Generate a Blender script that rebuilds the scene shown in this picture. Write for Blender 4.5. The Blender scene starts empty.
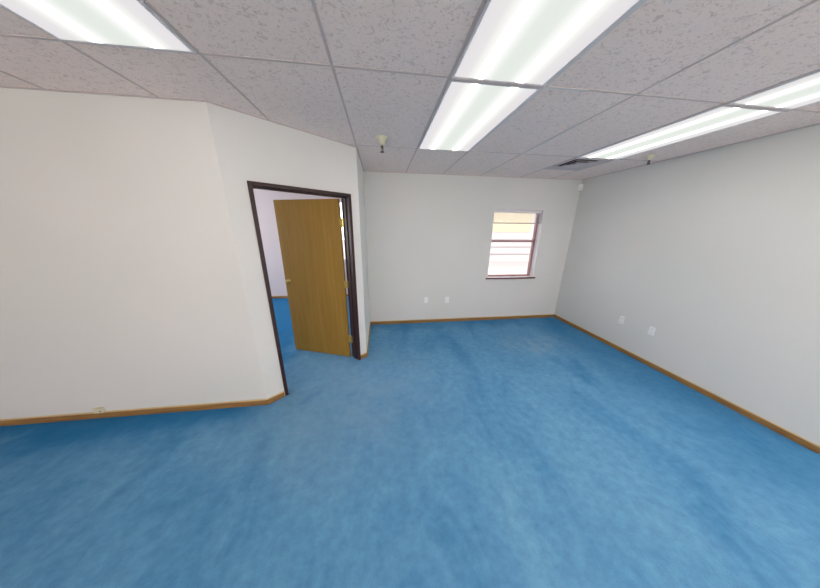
import bpy, bmesh, math
from mathutils import Vector, Matrix

S = bpy.context.scene
C = S.collection
H = 2.587            # ceiling height
YB, XR, XA, YL = 3.927, 3.533, -0.247, 2.051
D0 = Vector((-1.196, 2.051)); D1 = Vector((-0.247, 2.844))
DT = (D1 - D0).normalized(); DN = Vector((-DT.y, DT.x))       # DN points into the other room
XW, XE, YS, Y2 = -5.0, 5.3, -7.4, 5.8                          # outer limits, far wall of the other room
JY = 0.975                                                     # where the right wall ends
LX = [-4.57, -3.96, -3.35, -2.74, -2.13, -1.48, -0.886, -0.238, 0.415, 1.005, 1.648, 2.35, 2.915, 3.51, 4.12, 4.73]
TY = [-6.99, -5.77, -4.55, -3.33, -2.11, -0.89, 0.33, 1.55, 2.77, 3.99, 5.21]

# ------------------------------------------------------------------ camera
cam_d = bpy.data.cameras.new('camera'); cam = bpy.data.objects.new('camera', cam_d); C.objects.link(cam)
f_px, yaw, pit, rol = 223.605, 0.127, 0.288, 0.010
cy, sy, cp, sp, cr, sr = math.cos(yaw), math.sin(yaw), math.cos(pit), math.sin(pit), math.cos(rol), math.sin(rol)
fw = Vector((sy*cp, cy*cp, -sp)); rt = Vector((cy, -sy, 0)); up = rt.cross(fw)
r2 = cr*rt + sr*up; u2 = -sr*rt + cr*up
m = Matrix((r2, u2, -fw)).transposed().to_4x4(); m.translation = Vector((0, 0, 1.751))
cam.matrix_world = m
cam_d.sensor_width = 36; cam_d.lens = 36*f_px/820; cam_d.clip_start = 0.02
S.camera = cam

# ------------------------------------------------------------------ world, sun, added area lamp, exposure
w = bpy.data.worlds.new('sky'); S.world = w; w.use_nodes = True
bg = w.node_tree.nodes['Background']; bg.inputs[0].default_value = (0.97, 0.965, 0.955, 1); bg.inputs[1].default_value = 4.05
S.view_settings.view_transform = 'Standard'; S.view_settings.look = 'None'
S.view_settings.exposure = 0.0; S.view_settings.gamma = 1.0; S.view_settings.use_curve_mapping = False

def area(name, loc, direction, sx, sy_, power, color):
    l = bpy.data.lights.new(name, 'AREA'); l.shape = 'RECTANGLE'; l.size = sx; l.size_y = sy_
    l.energy = power; l.color = color
    o = bpy.data.objects.new(name, l); C.objects.link(o); o.location = loc
    o.rotation_euler = Vector(direction).to_track_quat('-Z', 'Y').to_euler()
    return o
area('fill_other_room', (XW-0.35, 4.0, 1.5), (1, 0, 0), 2.4, 1.5, 95, (1.0, 0.95, 0.97))  # area lamp added outside an unseen window to brighten the other room
sun = bpy.data.lights.new('sun', 'SUN'); sun.energy = 7.5; sun.angle = 0.01; sun.color = (1, 0.95, 0.85)
so = bpy.data.objects.new('sun', sun); C.objects.link(so)
so.rotation_euler = Vector((0.35, 0.75, -0.8)).to_track_quat('-Z', 'Y').to_euler()

# ------------------------------------------------------------------ materials
def mat(name, col, rough=0.6, metal=0.0, spec=0.5):
    m = bpy.data.materials.new(name); m.use_nodes = True
    b = m.node_tree.nodes['Principled BSDF']
    b.inputs['Base Color'].default_value = (*col, 1); b.inputs['Roughness'].default_value = rough
    b.inputs['Metallic'].default_value = metal; b.inputs['Specular IOR Level'].default_value = spec
    return m
def nodes(m): return m.node_tree.nodes, m.node_tree.links, m.node_tree.nodes['Principled BSDF']
def coords(m, scale=(1, 1, 1), rot=(0, 0, 0)):
    n, l, b = nodes(m)
    tc = n.new('ShaderNodeTexCoord'); mp = n.new('ShaderNodeMapping')
    mp.inputs['Scale'].default_value = scale; mp.inputs['Rotation'].default_value = rot
    l.new(tc.outputs['Object'], mp.inputs['Vector']); return mp.outputs[0]
def noise(m, vec, scale, detail=3, rough=0.5, dist=0.0):
    n, l, b = nodes(m); t = n.new('ShaderNodeTexNoise')
    t.inputs['Scale'].default_value = scale; t.inputs['Detail'].default_value = detail
    t.inputs['Roughness'].default_value = rough; t.inputs['Distortion'].default_value = dist
    l.new(vec, t.inputs['Vector']); return t.outputs['Fac']
def ramp(m, fac, stops):
    n, l, b = nodes(m); r = n.new('ShaderNodeValToRGB'); e = r.color_ramp.elements
    while len(e) < len(stops): e.new(0.5)
    for el, (p, c) in zip(e, stops): el.position = p; el.color = (*c, 1)
    l.new(fac, r.inputs[0]); return r.outputs[0]
def mixc(m, fac, a, b_, kind='MIX'):
    n, l, b = nodes(m); x = n.new('ShaderNodeMix'); x.data_type = 'RGBA'; x.blend_type = kind
    for s, v in ((x.inputs[0], fac), (x.inputs[6], a), (x.inputs[7], b_)):
        if isinstance(v, (int, float)): s.default_value = v
        elif isinstance(v, tuple): s.default_value = (*v, 1)
        else: l.new(v, s)
    return x.outputs[2]
def bump(m, h, strength, dist=0.01):
    n, l, b = nodes(m); x = n.new('ShaderNodeBump'); x.inputs['Strength'].default_value = strength
    x.inputs['Distance'].default_value = dist; l.new(h, x.inputs['Height']); l.new(x.outputs[0], b.inputs['Normal'])
def math_(m, op, a, b_=None):
    n, l, b = nodes(m); x = n.new('ShaderNodeMath'); x.operation = op
    for i, v in enumerate((a, b_)):
        if v is None: continue
        if isinstance(v, (int, float)): x.inputs[i].default_value = v
        else: l.new(v, x.inputs[i])
    return x.outputs[0]
def setcol(m, c): nodes(m)[1].new(c, nodes(m)[2].inputs['Base Color'])

M_wall = mat('wall_paint', (0.60, 0.59, 0.565), 0.75, spec=0.2)
v = coords(M_wall)
setcol(M_wall, ramp(M_wall, noise(M_wall, v, 0.7, 2), [(0.35, (0.725, 0.725, 0.70)), (0.65, (0.765, 0.745, 0.73))]))
bump(M_wall, noise(M_wall, v, 90, 2), 0.08, 0.003)

M_wall2 = mat('other_room_wall_paint', (0.72, 0.67, 0.68), 0.75, spec=0.2)

M_carpet = mat('blue_carpet', (0.05, 0.2, 0.42), 1.0, spec=0.05)
v = coords(M_carpet)
vs = coords(M_carpet, (1.0, 0.55, 1), (0, 0, math.radians(-32)))
big = noise(M_carpet, vs, 1.7, 5, 0.62, 0.7)
fine = noise(M_carpet, v, 14, 4, 0.7)
pile = noise(M_carpet, v, 260, 2, 0.6)
c0 = ramp(M_carpet, big, [(0.28, (0.070, 0.245, 0.475)), (0.50, (0.125, 0.325, 0.560)), (0.74, (0.165, 0.385, 0.605))])
c1 = mixc(M_carpet, 0.35, c0, ramp(M_carpet, fine, [(0.3, (0.25, 0.3, 0.36)), (0.7, (0.75, 0.72, 0.68))]), 'OVERLAY')
c2 = mixc(M_carpet, 0.25, c1, ramp(M_carpet, pile, [(0.3, (0.3, 0.3, 0.3)), (0.7, (0.7, 0.7, 0.7))]), 'OVERLAY')
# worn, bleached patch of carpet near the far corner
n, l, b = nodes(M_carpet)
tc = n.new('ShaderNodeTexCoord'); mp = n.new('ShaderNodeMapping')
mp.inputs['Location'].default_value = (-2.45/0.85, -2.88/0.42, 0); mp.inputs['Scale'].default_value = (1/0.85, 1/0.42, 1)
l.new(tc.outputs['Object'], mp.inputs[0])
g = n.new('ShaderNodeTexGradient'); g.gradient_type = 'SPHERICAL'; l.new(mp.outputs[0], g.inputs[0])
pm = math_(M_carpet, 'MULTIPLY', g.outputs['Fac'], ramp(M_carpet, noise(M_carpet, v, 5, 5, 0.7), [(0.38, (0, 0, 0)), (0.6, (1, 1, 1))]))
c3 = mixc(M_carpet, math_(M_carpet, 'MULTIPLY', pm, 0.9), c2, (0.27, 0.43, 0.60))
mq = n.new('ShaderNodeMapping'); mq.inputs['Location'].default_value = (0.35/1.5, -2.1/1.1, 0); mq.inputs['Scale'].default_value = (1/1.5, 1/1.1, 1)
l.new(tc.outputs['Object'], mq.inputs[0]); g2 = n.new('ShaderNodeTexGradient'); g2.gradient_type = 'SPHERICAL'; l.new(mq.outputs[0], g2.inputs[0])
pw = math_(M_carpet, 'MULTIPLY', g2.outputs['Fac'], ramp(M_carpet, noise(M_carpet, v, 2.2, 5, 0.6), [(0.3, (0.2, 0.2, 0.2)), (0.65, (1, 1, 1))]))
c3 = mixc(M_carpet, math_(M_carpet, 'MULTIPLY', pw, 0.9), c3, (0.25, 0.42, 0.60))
# carpet darkens along the left and back walls and towards the right wall's foot
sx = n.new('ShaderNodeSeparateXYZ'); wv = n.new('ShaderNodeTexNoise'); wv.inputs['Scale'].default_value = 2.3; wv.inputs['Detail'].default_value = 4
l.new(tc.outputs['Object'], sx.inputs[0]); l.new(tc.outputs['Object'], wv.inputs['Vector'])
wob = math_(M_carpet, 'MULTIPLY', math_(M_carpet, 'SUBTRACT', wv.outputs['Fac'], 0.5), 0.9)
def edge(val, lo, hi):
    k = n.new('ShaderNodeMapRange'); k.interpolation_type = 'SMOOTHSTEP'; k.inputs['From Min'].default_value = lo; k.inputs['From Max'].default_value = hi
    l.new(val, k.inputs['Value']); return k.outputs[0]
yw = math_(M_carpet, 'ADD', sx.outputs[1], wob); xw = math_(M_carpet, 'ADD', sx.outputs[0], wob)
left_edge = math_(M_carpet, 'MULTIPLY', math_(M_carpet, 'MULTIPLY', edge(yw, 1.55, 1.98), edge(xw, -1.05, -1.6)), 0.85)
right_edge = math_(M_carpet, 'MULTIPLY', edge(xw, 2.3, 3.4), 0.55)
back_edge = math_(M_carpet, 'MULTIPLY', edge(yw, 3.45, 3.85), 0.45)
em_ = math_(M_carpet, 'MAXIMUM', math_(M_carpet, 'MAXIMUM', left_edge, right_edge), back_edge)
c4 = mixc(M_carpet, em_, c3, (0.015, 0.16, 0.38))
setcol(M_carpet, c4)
bump(M_carpet, pile, 0.35, 0.006)

M_ceil = mat('fissured_ceiling_tile', (0.42, 0.38, 0.385), 0.95, spec=0.1)
v = coords(M_ceil); vst = coords(M_ceil, (0.75, 1.0, 1))
pits = ramp(M_ceil, noise(M_ceil, vst, 50, 2, 0.55, 1.3), [(0.335, (0, 0, 0)), (0.45, (1, 1, 1))])
pin = ramp(M_ceil, noise(M_ceil, v, 120, 2, 0.5), [(0.30, (0, 0, 0)), (0.42, (1, 1, 1))])
pp = math_(M_ceil, 'MULTIPLY', pits, math_(M_ceil, 'ADD', math_(M_ceil, 'MULTIPLY', pin, 0.4), 0.6))
setcol(M_ceil, mixc(M_ceil, pp, (0.74, 0.635, 0.60), (0.95, 0.82, 0.77)))
bump(M_ceil, pp, 0.3, 0.002)

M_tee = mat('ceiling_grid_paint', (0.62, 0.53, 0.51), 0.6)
M_teew = mat('grid_white_and_glint', (0.75, 0.71, 0.70), 0.4)
M_white = mat('white_enamel', (0.72, 0.70, 0.72), 0.35)
M_frame = mat('dark_brown_door_frame', (0.040, 0.018, 0.018), 0.42, spec=0.35)
M_oak = mat('oak_door_veneer', (0.3, 0.19, 0.06), 0.45, spec=0.4)
v = coords(M_oak, (9, 9, 0.55))
gr = noise(M_oak, v, 2.4, 5, 0.65, 0.5)
setcol(M_oak, ramp(M_oak, gr, [(0.3, (0.29, 0.155, 0.020)), (0.55, (0.325, 0.185, 0.027)), (0.75, (0.37, 0.22, 0.040))]))
M_base = mat('oak_baseboard', (0.3, 0.17, 0.06), 0.45)
v = coords(M_base, (1.2, 1.2, 14))
setcol(M_base, ramp(M_base, noise(M_base, v, 3, 4), [(0.3, (0.23, 0.105, 0.026)), (0.7, (0.36, 0.19, 0.05))]))
M_brass = mat('brass', (0.55, 0.44, 0.13), 0.35, 0.7)
M_plate = mat('white_plastic', (0.93, 0.93, 0.93), 0.3)
M_cream = mat('cream_plastic', (0.72, 0.68, 0.50), 0.4)
M_dark = mat('dark_slot', (0.03, 0.03, 0.03), 0.6)
M_duct = mat('dark_duct', (0.035, 0.02, 0.03), 0.8)
M_louver = mat('grey_louver', (0.60, 0.53, 0.54), 0.5)
M_sill = mat('dark_red_sill', (0.13, 0.018, 0.022), 0.4)
M_sash = mat('reddish_window_frame', (0.42, 0.22, 0.22), 0.45)
M_reveal = mat('white_window_reveal', (0.85, 0.82, 0.84), 0.5)
M_blind = mat('white_blind_slats', (0.85, 0.80, 0.83), 0.45)
M_metal = mat('dull_metal', (0.12, 0.10, 0.10), 0.4, 0.6)
M_ext = mat('pale_siding', (0.30, 0.275, 0.285), 0.8)
M_ext2 = mat('pale_yellow_stucco', (0.30, 0.265, 0.185), 0.8)
M_ground = mat('pale_concrete', (0.23, 0.215, 0.22), 0.9)

M_glass = bpy.data.materials.new('window_glass'); M_glass.use_nodes = True
n = M_glass.node_tree.nodes; l = M_glass.node_tree.links; n.clear()
o_ = n.new('ShaderNodeOutputMaterial'); mx = n.new('ShaderNodeMixShader'); tr = n.new('ShaderNodeBsdfTransparent'); gl = n.new('ShaderNodeBsdfGlossy')
gl.inputs['Roughness'].default_value = 0.02; mx.inputs[0].default_value = 0.06
l.new(tr.outputs[0], mx.inputs[1]); l.new(gl.outputs[0], mx.inputs[2]); l.new(mx.outputs[0], o_.inputs[0])

# acrylic lens: two fluorescent tubes behind it run along local Y
M_lens = bpy.data.materials.new('lit_acrylic_lens'); M_lens.use_nodes = True
n = M_lens.node_tree.nodes; l = M_lens.node_tree.links; n.clear()
o_ = n.new('ShaderNodeOutputMaterial'); em = n.new('ShaderNodeEmission'); tc = n.new('ShaderNodeTexCoord'); sx = n.new('ShaderNodeSeparateXYZ')
l.new(tc.outputs['Object'], sx.inputs[0])
ab = n.new('ShaderNodeMath'); ab.operation = 'ABSOLUTE'; l.new(sx.outputs[0], ab.inputs[0])
rp = n.new('ShaderNodeValToRGB'); rp.color_ramp.interpolation = 'LINEAR'
e = rp.color_ramp.elements; e[0].position = 0.0; e[0].color = (0.056, 0.060, 0.0555, 1)
e[1].position = 0.30; e[1].color = (0.056, 0.053, 0.056, 1)
for p_, c_ in ((0.045, (0.058, 0.061, 0.0575)), (0.095, (0.071, 0.072, 0.070)), (0.125, (1.0, 0.98, 0.92)), (0.155, (0.071, 0.071, 0.069)), (0.205, (0.058, 0.057, 0.057))):
    k = e.new(p_); k.color = (*c_, 1)
l.new(ab.outputs[0], rp.inputs[0]); l.new(rp.outputs[0], em.inputs[0]); em.inputs[1].default_value = 14.0
l.new(em.outputs[0], o_.inputs[0])

# ------------------------------------------------------------------ helpers
def bx(bm, x0, x1, y0, y1, z0, z1, bev=0.0):
    r = bmesh.ops.create_cube(bm, size=1)
    for v in r['verts']:
        v.co = Vector(((x0+x1)/2+(x1-x0)*v.co.x, (y0+y1)/2+(y1-y0)*v.co.y, (z0+z1)/2+(z1-z0)*v.co.z))
    if bev:
        es = list({e for v in r['verts'] for e in v.link_edges})
        bmesh.ops.bevel(bm, geom=es, offset=bev, segments=2, affect='EDGES', profile=0.6)
def prism(bm, pts, z0, z1):
    a = [bm.verts.new((p[0], p[1], z0)) for p in pts]; b = [bm.verts.new((p[0], p[1], z1)) for p in pts]
    bm.faces.new(a[::-1]); bm.faces.new(b)
    for i in range(len(pts)):
        j = (i+1) % len(pts); bm.faces.new((a[i], a[j], b[j], b[i]))
def lathe(bm, prof, seg=24, mtx=None):
    rings = []
    for r, z in prof:
        rings.append([bm.verts.new((mtx or Matrix()) @ Vector((r*math.cos(t), r*math.sin(t), z))) for t in [2*math.pi*k/seg for k in range(seg)]])
    for A, B in zip(rings, rings[1:]):
        for k in range(seg):
            bm.faces.new((A[k], A[(k+1) % seg], B[(k+1) % seg], B[k]))
    bm.faces.new(rings[0][::-1]); bm.faces.new(rings[-1])
def obj(name, bm, material, parent=None, smooth=False):
    bmesh.ops.recalc_face_normals(bm, faces=bm.faces)
    me = bpy.data.meshes.new(name); bm.to_mesh(me); bm.free(); me.materials.append(material)
    if smooth:
        for p in me.polygons: p.use_smooth = True
    o = bpy.data.objects.new(name, me); C.objects.link(o)
    if parent: o.parent = parent
    return o
def empty(name, loc, rz=0.0):
    o = bpy.data.objects.new(name, None); C.objects.link(o); o.location = loc; o.rotation_euler = (0, 0, rz); o.empty_display_size = 0.1
    return o
def tag(o, label, cat, group=None):
    o['label'] = label; o['category'] = cat
    if group: o['group'] = group
    return o
def struct(o): o['kind'] = 'structure'; return o
def boxes(name, lst, material, parent=None, bev=0.0):
    bm = bmesh.new()
    for b in lst: bx(bm, *b, bev)
    return obj(name, bm, material, parent)
def dpt(s, off=0.0): return D0 + DT*s + DN*off

# ------------------------------------------------------------------ room shell
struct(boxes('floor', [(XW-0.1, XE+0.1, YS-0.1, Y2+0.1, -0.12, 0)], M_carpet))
M_bounce = mat('added_bounce_floor', (0.80, 0.73, 0.62), 0.6)  # pale unseen floor added to bounce light up to the ceiling
vv = coords(M_bounce)
setcol(M_bounce, ramp(M_bounce, noise(M_bounce, vv, 6, 4), [(0.3, (0.76, 0.69, 0.58)), (0.7, (0.84, 0.77, 0.66))]))
struct(boxes('floor_rear_bounce', [(XW, XE, YS, -0.5, 0, 0.004)], M_bounce))
struct(boxes('trim_4', [(XW, XE, -0.52, -0.48, 0.002, 0.009)], M_base))  # edge strip of the added pale floor
struct(boxes('ceiling', [(XW-0.1, XE+0.1, YS-0.1, Y2+0.1, H, H+0.1)], M_ceil))
bm = bmesh.new()
lights_cells = {(5, 3), (8, 3), (8, 4), (11, 3), (11, 4)}
for i, x in enumerate(LX):
    bx(bm, x-0.007, x+0.007, YS, Y2, H-0.003, H)
for y in TY:
    bx(bm, XW, XE, y-0.007, y+0.007, H-0.0028, H)
grid = struct(obj('trim_1', bm, M_tee))
boxes('fixture_joint', [(0.42, 1.0, 1.536, 1.562, H-0.0125, H-0.003), (2.355, 2.91, 1.538, 1.562, H-0.0125, H-0.003)], M_tee, grid)
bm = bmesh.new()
bx(bm, 1.636, 1.660, 1.98, 2.79, H-0.007, H-0.0051)  # shiny reflection along this bar drawn as a lighter strip
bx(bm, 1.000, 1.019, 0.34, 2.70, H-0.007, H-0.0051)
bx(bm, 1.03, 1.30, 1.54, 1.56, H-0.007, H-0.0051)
o = obj('bright_grid_and_glint', bm, M_teew, grid); o['label'] = 'brighter white stretches of the ceiling grid, with a painted reflection'
# wall angle along the edges of the ceiling
bm = bmesh.new(); t_ = 0.018
bx(bm, XW, D0.x, YL-t_, YL, H-0.004, H)
prism(bm, [dpt(0), dpt(0, -t_), dpt(1.237, -t_), dpt(1.237)], H-0.004, H)
bx(bm, XA, XA+t_, D1.y, YB, H-0.004, H); bx(bm, XA, XR, YB-t_, YB, H-0.004, H); bx(bm, XR-t_, XR, JY, YB, H-0.004, H)
struct(obj('trim_2', bm, M_tee))

TW = 0.13
off = TW*math.tan(math.radians(40)/2)
struct(boxes('wall_left', [(XW, D0.x-0.0, YL, YL+TW, 0, H)], M_wall))
S0, S1, DH = 0.193, 1.097, 2.073                     # clear door opening along the diagonal wall
bm = bmesh.new()
prism(bm, [dpt(0), dpt(S0-0.02), dpt(S0-0.02, TW), dpt(-off, TW)], 0, H)
prism(bm, [dpt(S1+0.02), dpt(1.237), dpt(1.237+0.0, TW), dpt(S1+0.02, TW)], 0, H)
prism(bm, [dpt(S0-0.02), dpt(S1+0.02), dpt(S1+0.02, TW), dpt(S0-0.02, TW)], DH+0.02, H)
struct(obj('wall_diagonal', bm, M_wall))
struct(boxes('wall_alcove', [(XA-TW, XA, D1.y+0.0, Y2, 0, H)], M_wall))
# back wall with the window opening
WX0, WX1, WZ0, WZ1 = 1.965, 2.905, 0.855, 2.075
struct(boxes('wall_back', [(XA, WX0, YB, YB+0.16, 0, H), (WX1, XR+0.16, YB, YB+0.16, 0, H),
       (WX0, WX1, YB, YB+0.16, 0, WZ0), (WX0, WX1, YB, YB+0.16, WZ1, H)], M_wall))
struct(boxes('wall_right', [(XR, XR+0.16, JY+0.0, YB, 0, H)], M_wall))
struct(boxes('wall_return', [(XR+0.16, XE, JY, JY+0.16, 0, H)], M_wall))
struct(boxes('wall_west', [(XW-0.16, XW, YS, -7.2, 0, H), (XW-0.16, XW, -7.2, -3.2, 0, 0.6), (XW-0.16, XW, -7.2, -3.2, 2.3, H), (XW-0.16, XW, -3.2, 3.0, 0, H), (XW-0.16, XW, 5.2, Y2+0.16, 0, H), (XW-0.16, XW, 3.0, 5.2, 0, 0.85), (XW-0.16, XW, 3.0, 5.2, 2.2, H)], M_wall2))
struct(boxes('wall_east', [(XE, XE+0.16, YS, -2.9, 0, H), (XE, XE+0.16, 0.1, JY+0.16, 0, H), (XE, XE+0.16, -2.9, 0.1, 0, 0.6), (XE, XE+0.16, -2.9, 0.1, 2.3, H)], M_wall))
struct(boxes('wall_rear', [(XW-0.16, XE+0.16, YS-0.16, YS, 0, 0.5), (XW-0.16, XE+0.16, YS-0.16, YS, 2.4, H),
       (XW-0.16, -4.3, YS-0.16, YS, 0.5, 2.4), (4.7, XE+0.16, YS-0.16, YS, 0.5, 2.4)], M_wall))
# far wall of the other room with its own window
FX0, FX1, FZ0, FZ1 = -1.75, -0.62, 0.93, 2.36
struct(boxes('wall_far', [(XW, FX0, Y2, Y2+0.16, 0, H), (FX1, XA, Y2, Y2+0.16, 0, H), (FX0, FX1, Y2, Y2+0.16, 0, FZ0), (FX0, FX1, Y2, Y2+0.16, FZ1, H)], M_wall2))

# baseboards: mitred strips that follow the walls
def strip(path, th, side):
    P = [Vector(p) for p in path]; out = []
    for i, p in enumerate(P):
        ns = []
        if i > 0: d = (p-P[i-1]).normalized(); ns.append(Vector((-d.y, d.x))*side)
        if i < len(P)-1: d = (P[i+1]-p).normalized(); ns.append(Vector((-d.y, d.x))*side)
        b = sum(ns, Vector((0, 0))); b = b.normalized(); out.append(p + b*(th/b.dot(ns[0])))
    return P, out
M_highlight = mat('oak_top_highlight', (0.62, 0.47, 0.25), 0.5)  # cream highlight on the board top, put in as a lighter strip
def baseboards(path, names, side, m_=None, h=0.054, th=0.014):
    P, Q = strip(path, th, side)
    P2, Q2 = strip(path, th-0.005, side)
    for i, nm in enumerate(names):
        bm = bmesh.new()
        prism(bm, [P[i], P[i+1], Q[i+1], Q[i]], 0, h-0.008)
        # chamfered top
        a = [bm.verts.new((p.x, p.y, h-0.008)) for p in (P[i], P[i+1], Q[i+1], Q[i])]
        b = [bm.verts.new((p.x, p.y, h)) for p in (P[i], P[i+1], Q2[i+1], Q2[i])]
        bm.faces.new(b)
        for k in range(4): bm.faces.new((a[k], a[(k+1) % 4], b[(k+1) % 4], b[k]))
        bo = struct(obj(nm, bm, m_ or M_base)); bm = bmesh.new()
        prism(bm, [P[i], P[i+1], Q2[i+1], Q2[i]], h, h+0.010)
        obj('top_highlight', bm, M_highlight, bo)
e0, e1 = dpt(0.153), dpt(1.137)
baseboards([(XW, YL), tuple(D0), tuple(e0)], ['baseboard_left', 'baseboard_diagonal'], -1)
baseboards([tuple(e1), tuple(D1), (XA, YB), (XR, YB), (XR, JY), (XE, JY)],
           ['baseboard_jamb', 'baseboard_alcove', 'baseboard_back', 'baseboard_right', 'baseboard_return'], -1)
baseboards([(XW, Y2), (XA-TW, Y2)], ['baseboard_far'], -1)

# ------------------------------------------------------------------ door frame and door
A = math.atan2(DT.y, DT.x)
fr = struct(empty('trim_3', (D0.x, D0.y, 0), A))      # local x along the wall, y into the other room
fw_ = 0.033
boxes('casing', [(S0-fw_, S0, -0.014, 0.0, 0, DH+fw_), (S1, S1+fw_, -0.014, 0.0, 0, DH+fw_), (S0, S1, -0.014, 0.0, DH, DH+fw_)], M_frame, fr, 0.003)
boxes('jamb', [(S0-0.02, S0, 0, TW, 0, DH+0.02), (S1, S1+0.02, 0, TW, 0, DH+0.02), (S0, S1, 0, TW, DH, DH+0.02)], M_frame, fr)
boxes('door_stop', [(S0, S0+0.012, 0.045, 0.08, 0, DH), (S1-0.012, S1, 0.045, 0.08, 0, DH), (S0+0.012, S1-0.012, 0.045, 0.08, DH-0.012, DH)], M_frame, fr)
boxes('rear_casing', [(S0-fw_, S0, TW, TW+0.014, 0, DH+fw_), (S1, S1+fw_, TW, TW+0.014, 0, DH+fw_), (S0, S1, TW, TW+0.014, DH, DH+fw_)], M_frame, fr)

hinge = dpt(S1-0.019, TW+0.012)
tip = Vector((-1.304, 3.152))
da = math.atan2(tip.y-hinge.y, tip.x-hinge.x)
DL = 0.885
bm = bmesh.new(); bx(bm, 0.012, DL, -0.0175-0.0, 0.0175, 0.010, 2.062, 0.002)
door = obj('door_1', bm, M_oak); door.location = (hinge.x, hinge.y, 0); door.rotation_euler = (0, 0, da); struct(door)
for z in (0.28, 1.05, 1.80):
    bm = bmesh.new()
    lathe(bm, [(0.002, -0.052), (0.007, -0.05), (0.007, 0.05), (0.002, 0.052)], 12, Matrix.Translation((0.0, 0.0, z)))
    bx(bm, 0.0, 0.0125, -0.0175, 0.0175, z-0.046, z+0.046)
    # jamb leaf, turned back to the frame
    r0 = Matrix.Rotation(A-da, 3, 'Z')
    q = [r0 @ Vector(p) for p in ((-0.004, -0.040, 0), (0.0125, -0.040, 0), (0.0125, 0, 0), (-0.004, 0, 0))]
    prism(bm, q, z-0.046, z+0.046)
    obj('hinge', bm, M_brass, door)
for s in (1, -1):
    bm = bmesh.new(); M0 = Matrix.Translation((DL-0.062, 0.0175*s, 1.05)) @ Matrix.Rotation(-math.pi/2*s, 4, 'X')
    lathe(bm, [(0.028, 0.0), (0.028, 0.004), (0.012, 0.009), (0.010, 0.026), (0.018, 0.032), (0.023, 0.043), (0.020, 0.054), (0.010, 0.059)], 24, M0)
    obj('knob', bm, M_brass, door, True)
boxes('latch_plate', [(DL-0.0005, DL+0.002, -0.012, 0.012, 1.00, 1.06)], M_brass, door)

# ------------------------------------------------------------------ back window
win = struct(empty('window_1', ((WX0+WX1)/2, YB, WZ0)))
hw = (WX1-WX0)/2; hh = WZ1-WZ0
boxes('reveal', [(-hw, -hw+0.006, 0.0, 0.16, 0, hh), (hw-0.006, hw, 0.0, 0.16, 0, hh), (-hw+0.006, hw-0.006, 0.0, 0.16, hh-0.006, hh)], M_reveal, win)
boxes('sill', [(-hw-0.03, hw+0.03, -0.028, -0.012, -0.022, 0.006)], M_sill, win, 0.003)
boxes('stool', [(-hw, hw, -0.012, 0.10, -0.010, 0.005)], M_reveal, win)
fy0, fy1 = 0.10, 0.15; f_ = 0.034
boxes('frame', [(-hw+0.006, -hw+0.006+f_, fy0, fy1, 0.006, hh-0.006), (hw-0.006-f_, hw-0.006, fy0, fy1, 0.006, hh-0.006),
      (-hw+0.04, hw-0.04, fy0, fy1, hh-0.04, hh-0.006), (-hw+0.04, hw-0.04, fy0, fy1, 0.005, 0.033)], M_sash, win, 0.002)
boxes('meeting_rail', [(-hw+0.04, hw-0.04, fy0-0.006, fy1-0.01, 0.655, 0.690)], M_sash, win, 0.002)
up_ = boxes('upper_pane', [(-hw+0.04, hw-0.04, 0.126, 0.130, 0.690, hh-0.04)], M_glass, win)
lo_ = boxes('lower_pane', [(-hw+0.04, hw-0.04, 0.118, 0.122, 0.045, 0.655)], M_glass, win)
bl = tag(empty('window_blind', ((WX0+WX1)/2, YB+0.055, WZ1-0.008)), 'white venetian blind pulled up to the head of the window', 'blind')
boxes('headrail', [(-hw+0.012, hw-0.012, -0.022, 0.022, -0.042, 0.0)], M_blind, bl, 0.003)
bm = bmesh.new()
for k in range(11):
    z = -0.050-0.0145*k
    bx(bm, -hw+0.010, hw-0.010, -0.0215, 0.0215, z-0.003, z)
for x in (-0.30, 0.0, 0.30):
    bx(bm, x-0.0015, x+0.0015, -0.0235, -0.0215, -0.210, -0.042)
obj('slats', bm, M_blind, bl)
boxes('bottom_rail', [(-hw+0.016, hw-0.016, -0.021, 0.021, -0.228, -0.210)], mat('pink_grey_rail', (0.52, 0.42, 0.43), 0.5), bl, 0.003)

# the other room's window, then unseen windows added to let light in
def window(name, loc, rz, half, h, nm):
    w_ = struct(empty(name, loc, rz))
    L = [(-half, -half+0.05, -0.03, 0.03, 0, h), (half-0.05, half, -0.03, 0.03, 0, h), (-half, half, -0.03, 0.03, 0, 0.05), (-half, half, -0.03, 0.03, h-0.05, h)]
    for k in range(1, nm):
        x = -half+2*half*k/nm; L.append((x-0.02, x+0.02, -0.025, 0.025, 0.05, h-0.05))
    boxes('window_frame', L, M_white, w_); boxes('pane', [(-half+0.05, half-0.05, -0.003, 0.003, 0.05, h-0.05)], M_glass, w_)
window('window_2', ((FX0+FX1)/2, Y2+0.08, FZ0), 0, (FX1-FX0)/2, FZ1-FZ0, 1)
window('window_3_added', (XW-0.08, 4.1, 0.85), math.pi/2, 1.1, 1.35, 2)
window('window_4_added', (0.2, YS-0.08, 0.5), 0, 4.5, 1.9, 5)
window('window_5_added', (XE+0.08, -1.4, 0.6), math.pi/2, 1.5, 1.7, 2)

window('window_6_added', (XW-0.08, -5.2, 0.6), math.pi/2, 2.0, 1.7, 2)

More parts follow.
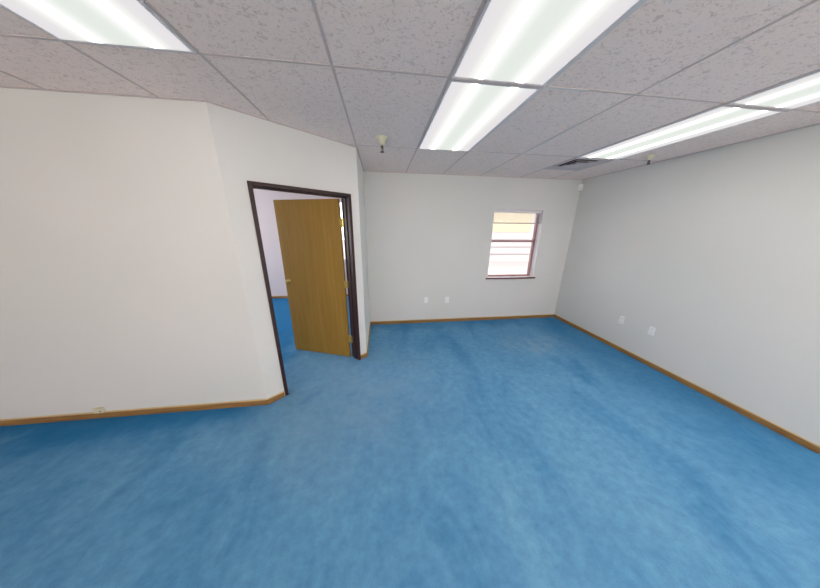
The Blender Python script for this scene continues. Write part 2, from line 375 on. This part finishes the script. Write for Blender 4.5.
# what stands outside the back window
struct(boxes('ground', [(-14, 22, Y2+0.3, 40, -0.5, -0.3)], M_ground))
nb = tag(empty('neighbouring_building', (9.0, 13.5, -0.3)), 'bright pale building seen outside through the far window', 'building')
boxes('wall', [(-9, 9, 0, 4, 0, 3.2)], M_ext, nb)
boxes('upper_wall', [(-9, 0.3, -0.02, 4, 1.85, 4.4)], M_ext2, nb)
boxes('siding_line', [(-9, 9, -0.04, 0, z, z+0.05) for z in (0.5, 0.95, 1.4)], mat('pinkish_trim', (0.24, 0.20, 0.22), 0.7), nb)
boxes('roof', [(0.3, 9.3, -0.4, 4.3, 3.2, 3.4)], M_ext, nb)

# ------------------------------------------------------------------ ceiling lights
def ceiling_light(ci, rj, label, lens=None, group='fluorescent ceiling panels'):
    x0, x1 = LX[ci]+0.008, LX[ci+1]-0.008; y0, y1 = TY[rj+3]+0.010, TY[rj+4]-0.010
    cx, cyy = (x0+x1)/2, (y0+y1)/2; a, b = (x1-x0)/2, (y1-y0)/2
    t = tag(empty('ceiling_light', (cx, cyy, H)), label, 'ceiling light', group)
    r = 0.013
    boxes('frame', [(-a, -a+r, -b, b, -0.011, -0.001), (a-r, a, -b, b, -0.011, -0.001), (-a+r, a-r, -b, -b+r, -0.011, -0.001), (-a+r, a-r, b-r, b, -0.011, -0.001)], M_white, t, 0.0015)
    boxes('lens', [(-a+r, a-r, -b+r, b-r, -0.0075, -0.003)], lens or M_lens, t)
ceiling_light(8, 4, 'lit fluorescent panel in the middle of the ceiling, farther of its pair')
ceiling_light(8, 3, 'large lit fluorescent panel at the top centre, nearer of the middle pair')
ceiling_light(11, 4, 'lit fluorescent panel near the right wall, reaching the air vent')
ceiling_light(11, 3, 'lit fluorescent panel cut by the right edge of the picture')
ceiling_light(5, 3, 'lit fluorescent panel over the left wall, alone in its row')

M_lens_fill = M_lens.copy(); M_lens_fill.name = 'added_fill_lens'  # stronger lens for the unseen panels added to light the room
for nd in M_lens_fill.node_tree.nodes:
    if nd.type == 'EMISSION':
        nd.inputs[1].default_value = 32.0
        mm = M_lens_fill.node_tree.nodes.new('ShaderNodeMix'); mm.data_type = 'RGBA'; mm.blend_type = 'MULTIPLY'; mm.inputs[0].default_value = 1
        src = nd.inputs[0].links[0].from_socket; M_lens_fill.node_tree.links.new(src, mm.inputs[6]); mm.inputs[7].default_value = (1.0, 0.97, 0.93, 1)
        M_lens_fill.node_tree.links.new(mm.outputs[2], nd.inputs[0])
for ci, rj, l_ in ((8, 2, 'unseen fill panel added in the middle row, straight above the viewpoint'), (8, 0, 'unseen fill panel added in the middle row, behind the viewpoint'),
                   (11, 2, 'unseen fill panel added in the right row, beside the viewpoint'), (11, 1, 'unseen fill panel added in the right row, just behind the viewpoint'), (11, 0, 'unseen fill panel added in the right row, farthest behind the viewpoint')):
    ceiling_light(ci, rj, l_, M_lens_fill, 'added fill panels behind the viewpoint')  # panels added out of view as fill light

# ------------------------------------------------------------------ ceiling vent
vt = tag(empty('air_vent', (2.56, 2.985, H)), 'square louvred ceiling air vent beside the end of the right light panel', 'vent')
boxes('face_panel', [(-0.195, 0.34, -0.20, 0.37, -0.0028, -0.0005)], M_louver, vt)
hs = 0.192
boxes('duct_opening', [(-hs+0.02, hs-0.02, -hs+0.02, hs-0.02, -0.004, -0.001)], M_duct, vt)
boxes('vent_frame', [(-hs, hs, -hs, -hs+0.022, -0.014, 0), (-hs, hs, hs-0.022, hs, -0.014, 0), (-hs, -hs+0.022, -hs+0.022, hs-0.022, -0.014, 0), (hs-0.022, hs, -hs+0.022, hs-0.022, -0.014, 0)], M_louver, vt, 0.002)
def louvre_ring(r_in, r_out, z_in, z_out, t=0.003):
    bm = bmesh.new()
    def sq(r, z): return [bm.verts.new((sx_*r, sy_*r, z)) for sx_, sy_ in ((-1, -1), (1, -1), (1, 1), (-1, 1))]
    a, b, c, d = sq(r_in, z_in), sq(r_out, z_out), sq(r_out, z_out+t), sq(r_in, z_in+t)
    for A_, B_ in ((a, b), (b, c), (c, d), (d, a)):
        for k in range(4): bm.faces.new((A_[k], A_[(k+1) % 4], B_[(k+1) % 4], B_[k]))
    return bm
for r in (0.145, 0.085):
    obj('louver', louvre_ring(r-0.040, r, -0.006, -0.026), M_louver, vt)
boxes('centre_plate', [(-0.035, 0.035, -0.035, 0.035, -0.022, -0.006)], M_louver, vt)

# ------------------------------------------------------------------ sprinklers
def sprinkler(loc, label, drop, rad):
    t = tag(empty('sprinkler', loc), label, 'sprinkler', 'ceiling sprinklers')
    bm = bmesh.new(); lathe(bm, [(rad, 0), (rad, -0.004), (rad*0.80, -0.014), (rad*0.50, -drop*0.46), (rad*0.30, -drop*0.52)], 24)
    obj('escutcheon', bm, M_cream, t, True)
    bm = bmesh.new(); lathe(bm, [(0.011, -drop*0.55), (0.011, -drop*0.70), (0.006, -drop*0.72), (0.004, -drop*0.9), (0.004, -drop*0.97)], 12)
    bx(bm, -0.015, -0.011, -0.003, 0.003, -drop*0.95, -drop*0.66); bx(bm, 0.011, 0.015, -0.003, 0.003, -drop*0.95, -drop*0.66)
    bx(bm, -0.015, 0.015, -0.003, 0.003, -drop*0.96, -drop*0.93); bx(bm, -0.015, 0.015, -0.003, 0.003, -drop*0.70, -drop*0.66)
    obj('sprinkler_head', bm, M_metal, t)
    bm = bmesh.new(); lathe(bm, [(0.006, -drop*0.96), (0.020, -drop*0.97), (0.020, -drop), (0.006, -drop)], 16)
    obj('deflector', bm, M_metal, t)
sprinkler((0.033, 2.52, H), 'cream cupped sprinkler hanging from the ceiling near the door', 0.128, 0.060)
sprinkler((3.125, 2.575, H), 'small cream sprinkler hanging between the right light panel and the right wall', 0.100, 0.040)

# ------------------------------------------------------------------ wall sockets, sensor, phone jack
def outlet(loc, rz, label, group, mt=M_plate, w=0.070, h=0.115):
    t = tag(empty('wall_outlet', loc, rz), label, 'outlet', group)          # local -y faces the room
    boxes('cover_plate', [(-w/2, w/2, -0.007, 0.0, -h/2, h/2)], mt, t, 0.0025)
    for z in (-0.026, 0.026):
        k = boxes('socket', [(-0.017, 0.017, -0.0095, -0.0068, z-0.014, z+0.014)], mt, t, 0.001)
        boxes('slot', [(-0.008, -0.006, -0.0100, -0.0094, z-0.002, z+0.008), (0.006, 0.008, -0.0100, -0.0094, z-0.002, z+0.007), (-0.002, 0.002, -0.0100, -0.0094, z-0.010, z-0.006)], M_dark, k)
outlet((0.806, YB, 0.452), 0, 'white outlet on the far wall, closer to the door corner', 'far wall outlets')
outlet((1.212, YB, 0.445), 0, 'white outlet on the far wall, closer to the window', 'far wall outlets')
outlet((XR, 2.671, 0.462), -math.pi/2, 'white outlet on the right wall, closer to the far corner', 'right wall outlets')
outlet((XR, 2.285, 0.469), -math.pi/2, 'bright white outlet on the right wall, farther from the far corner', 'right wall outlets')

t = tag(empty('phone_jack', (-2.655, YL, 0.064)), 'small cream jack box sitting on the baseboard of the left wall', 'phone jack')
boxes('housing', [(-0.036, 0.036, -0.026, 0, 0.001, 0.052)], M_cream, t, 0.005)
boxes('port', [(0.014, 0.024, -0.0268, -0.0255, 0.014, 0.026)], M_dark, t)

t = tag(empty('motion_sensor', (XR-0.03, YB-0.03, 2.46), -math.radians(45)), 'small white motion sensor high in the far right corner', 'motion sensor')
bm = bmesh.new(); prism(bm, [(-0.034, -0.022), (-0.024, -0.034), (0.024, -0.034), (0.034, -0.022), (0.030, 0.006), (-0.030, 0.006)], -0.048, 0.048)
bmesh.ops.bevel(bm, geom=list(bm.edges), offset=0.004, segments=2, affect='EDGES')
obj('housing', bm, M_plate, t)
boxes('sensor_lens', [(-0.018, 0.018, -0.037, -0.033, -0.040, -0.005)], M_reveal, t, 0.001)
boxes('mounting_bracket', [(-0.012, 0.012, 0.005, 0.032, 0.00, 0.03)], M_dark, t)
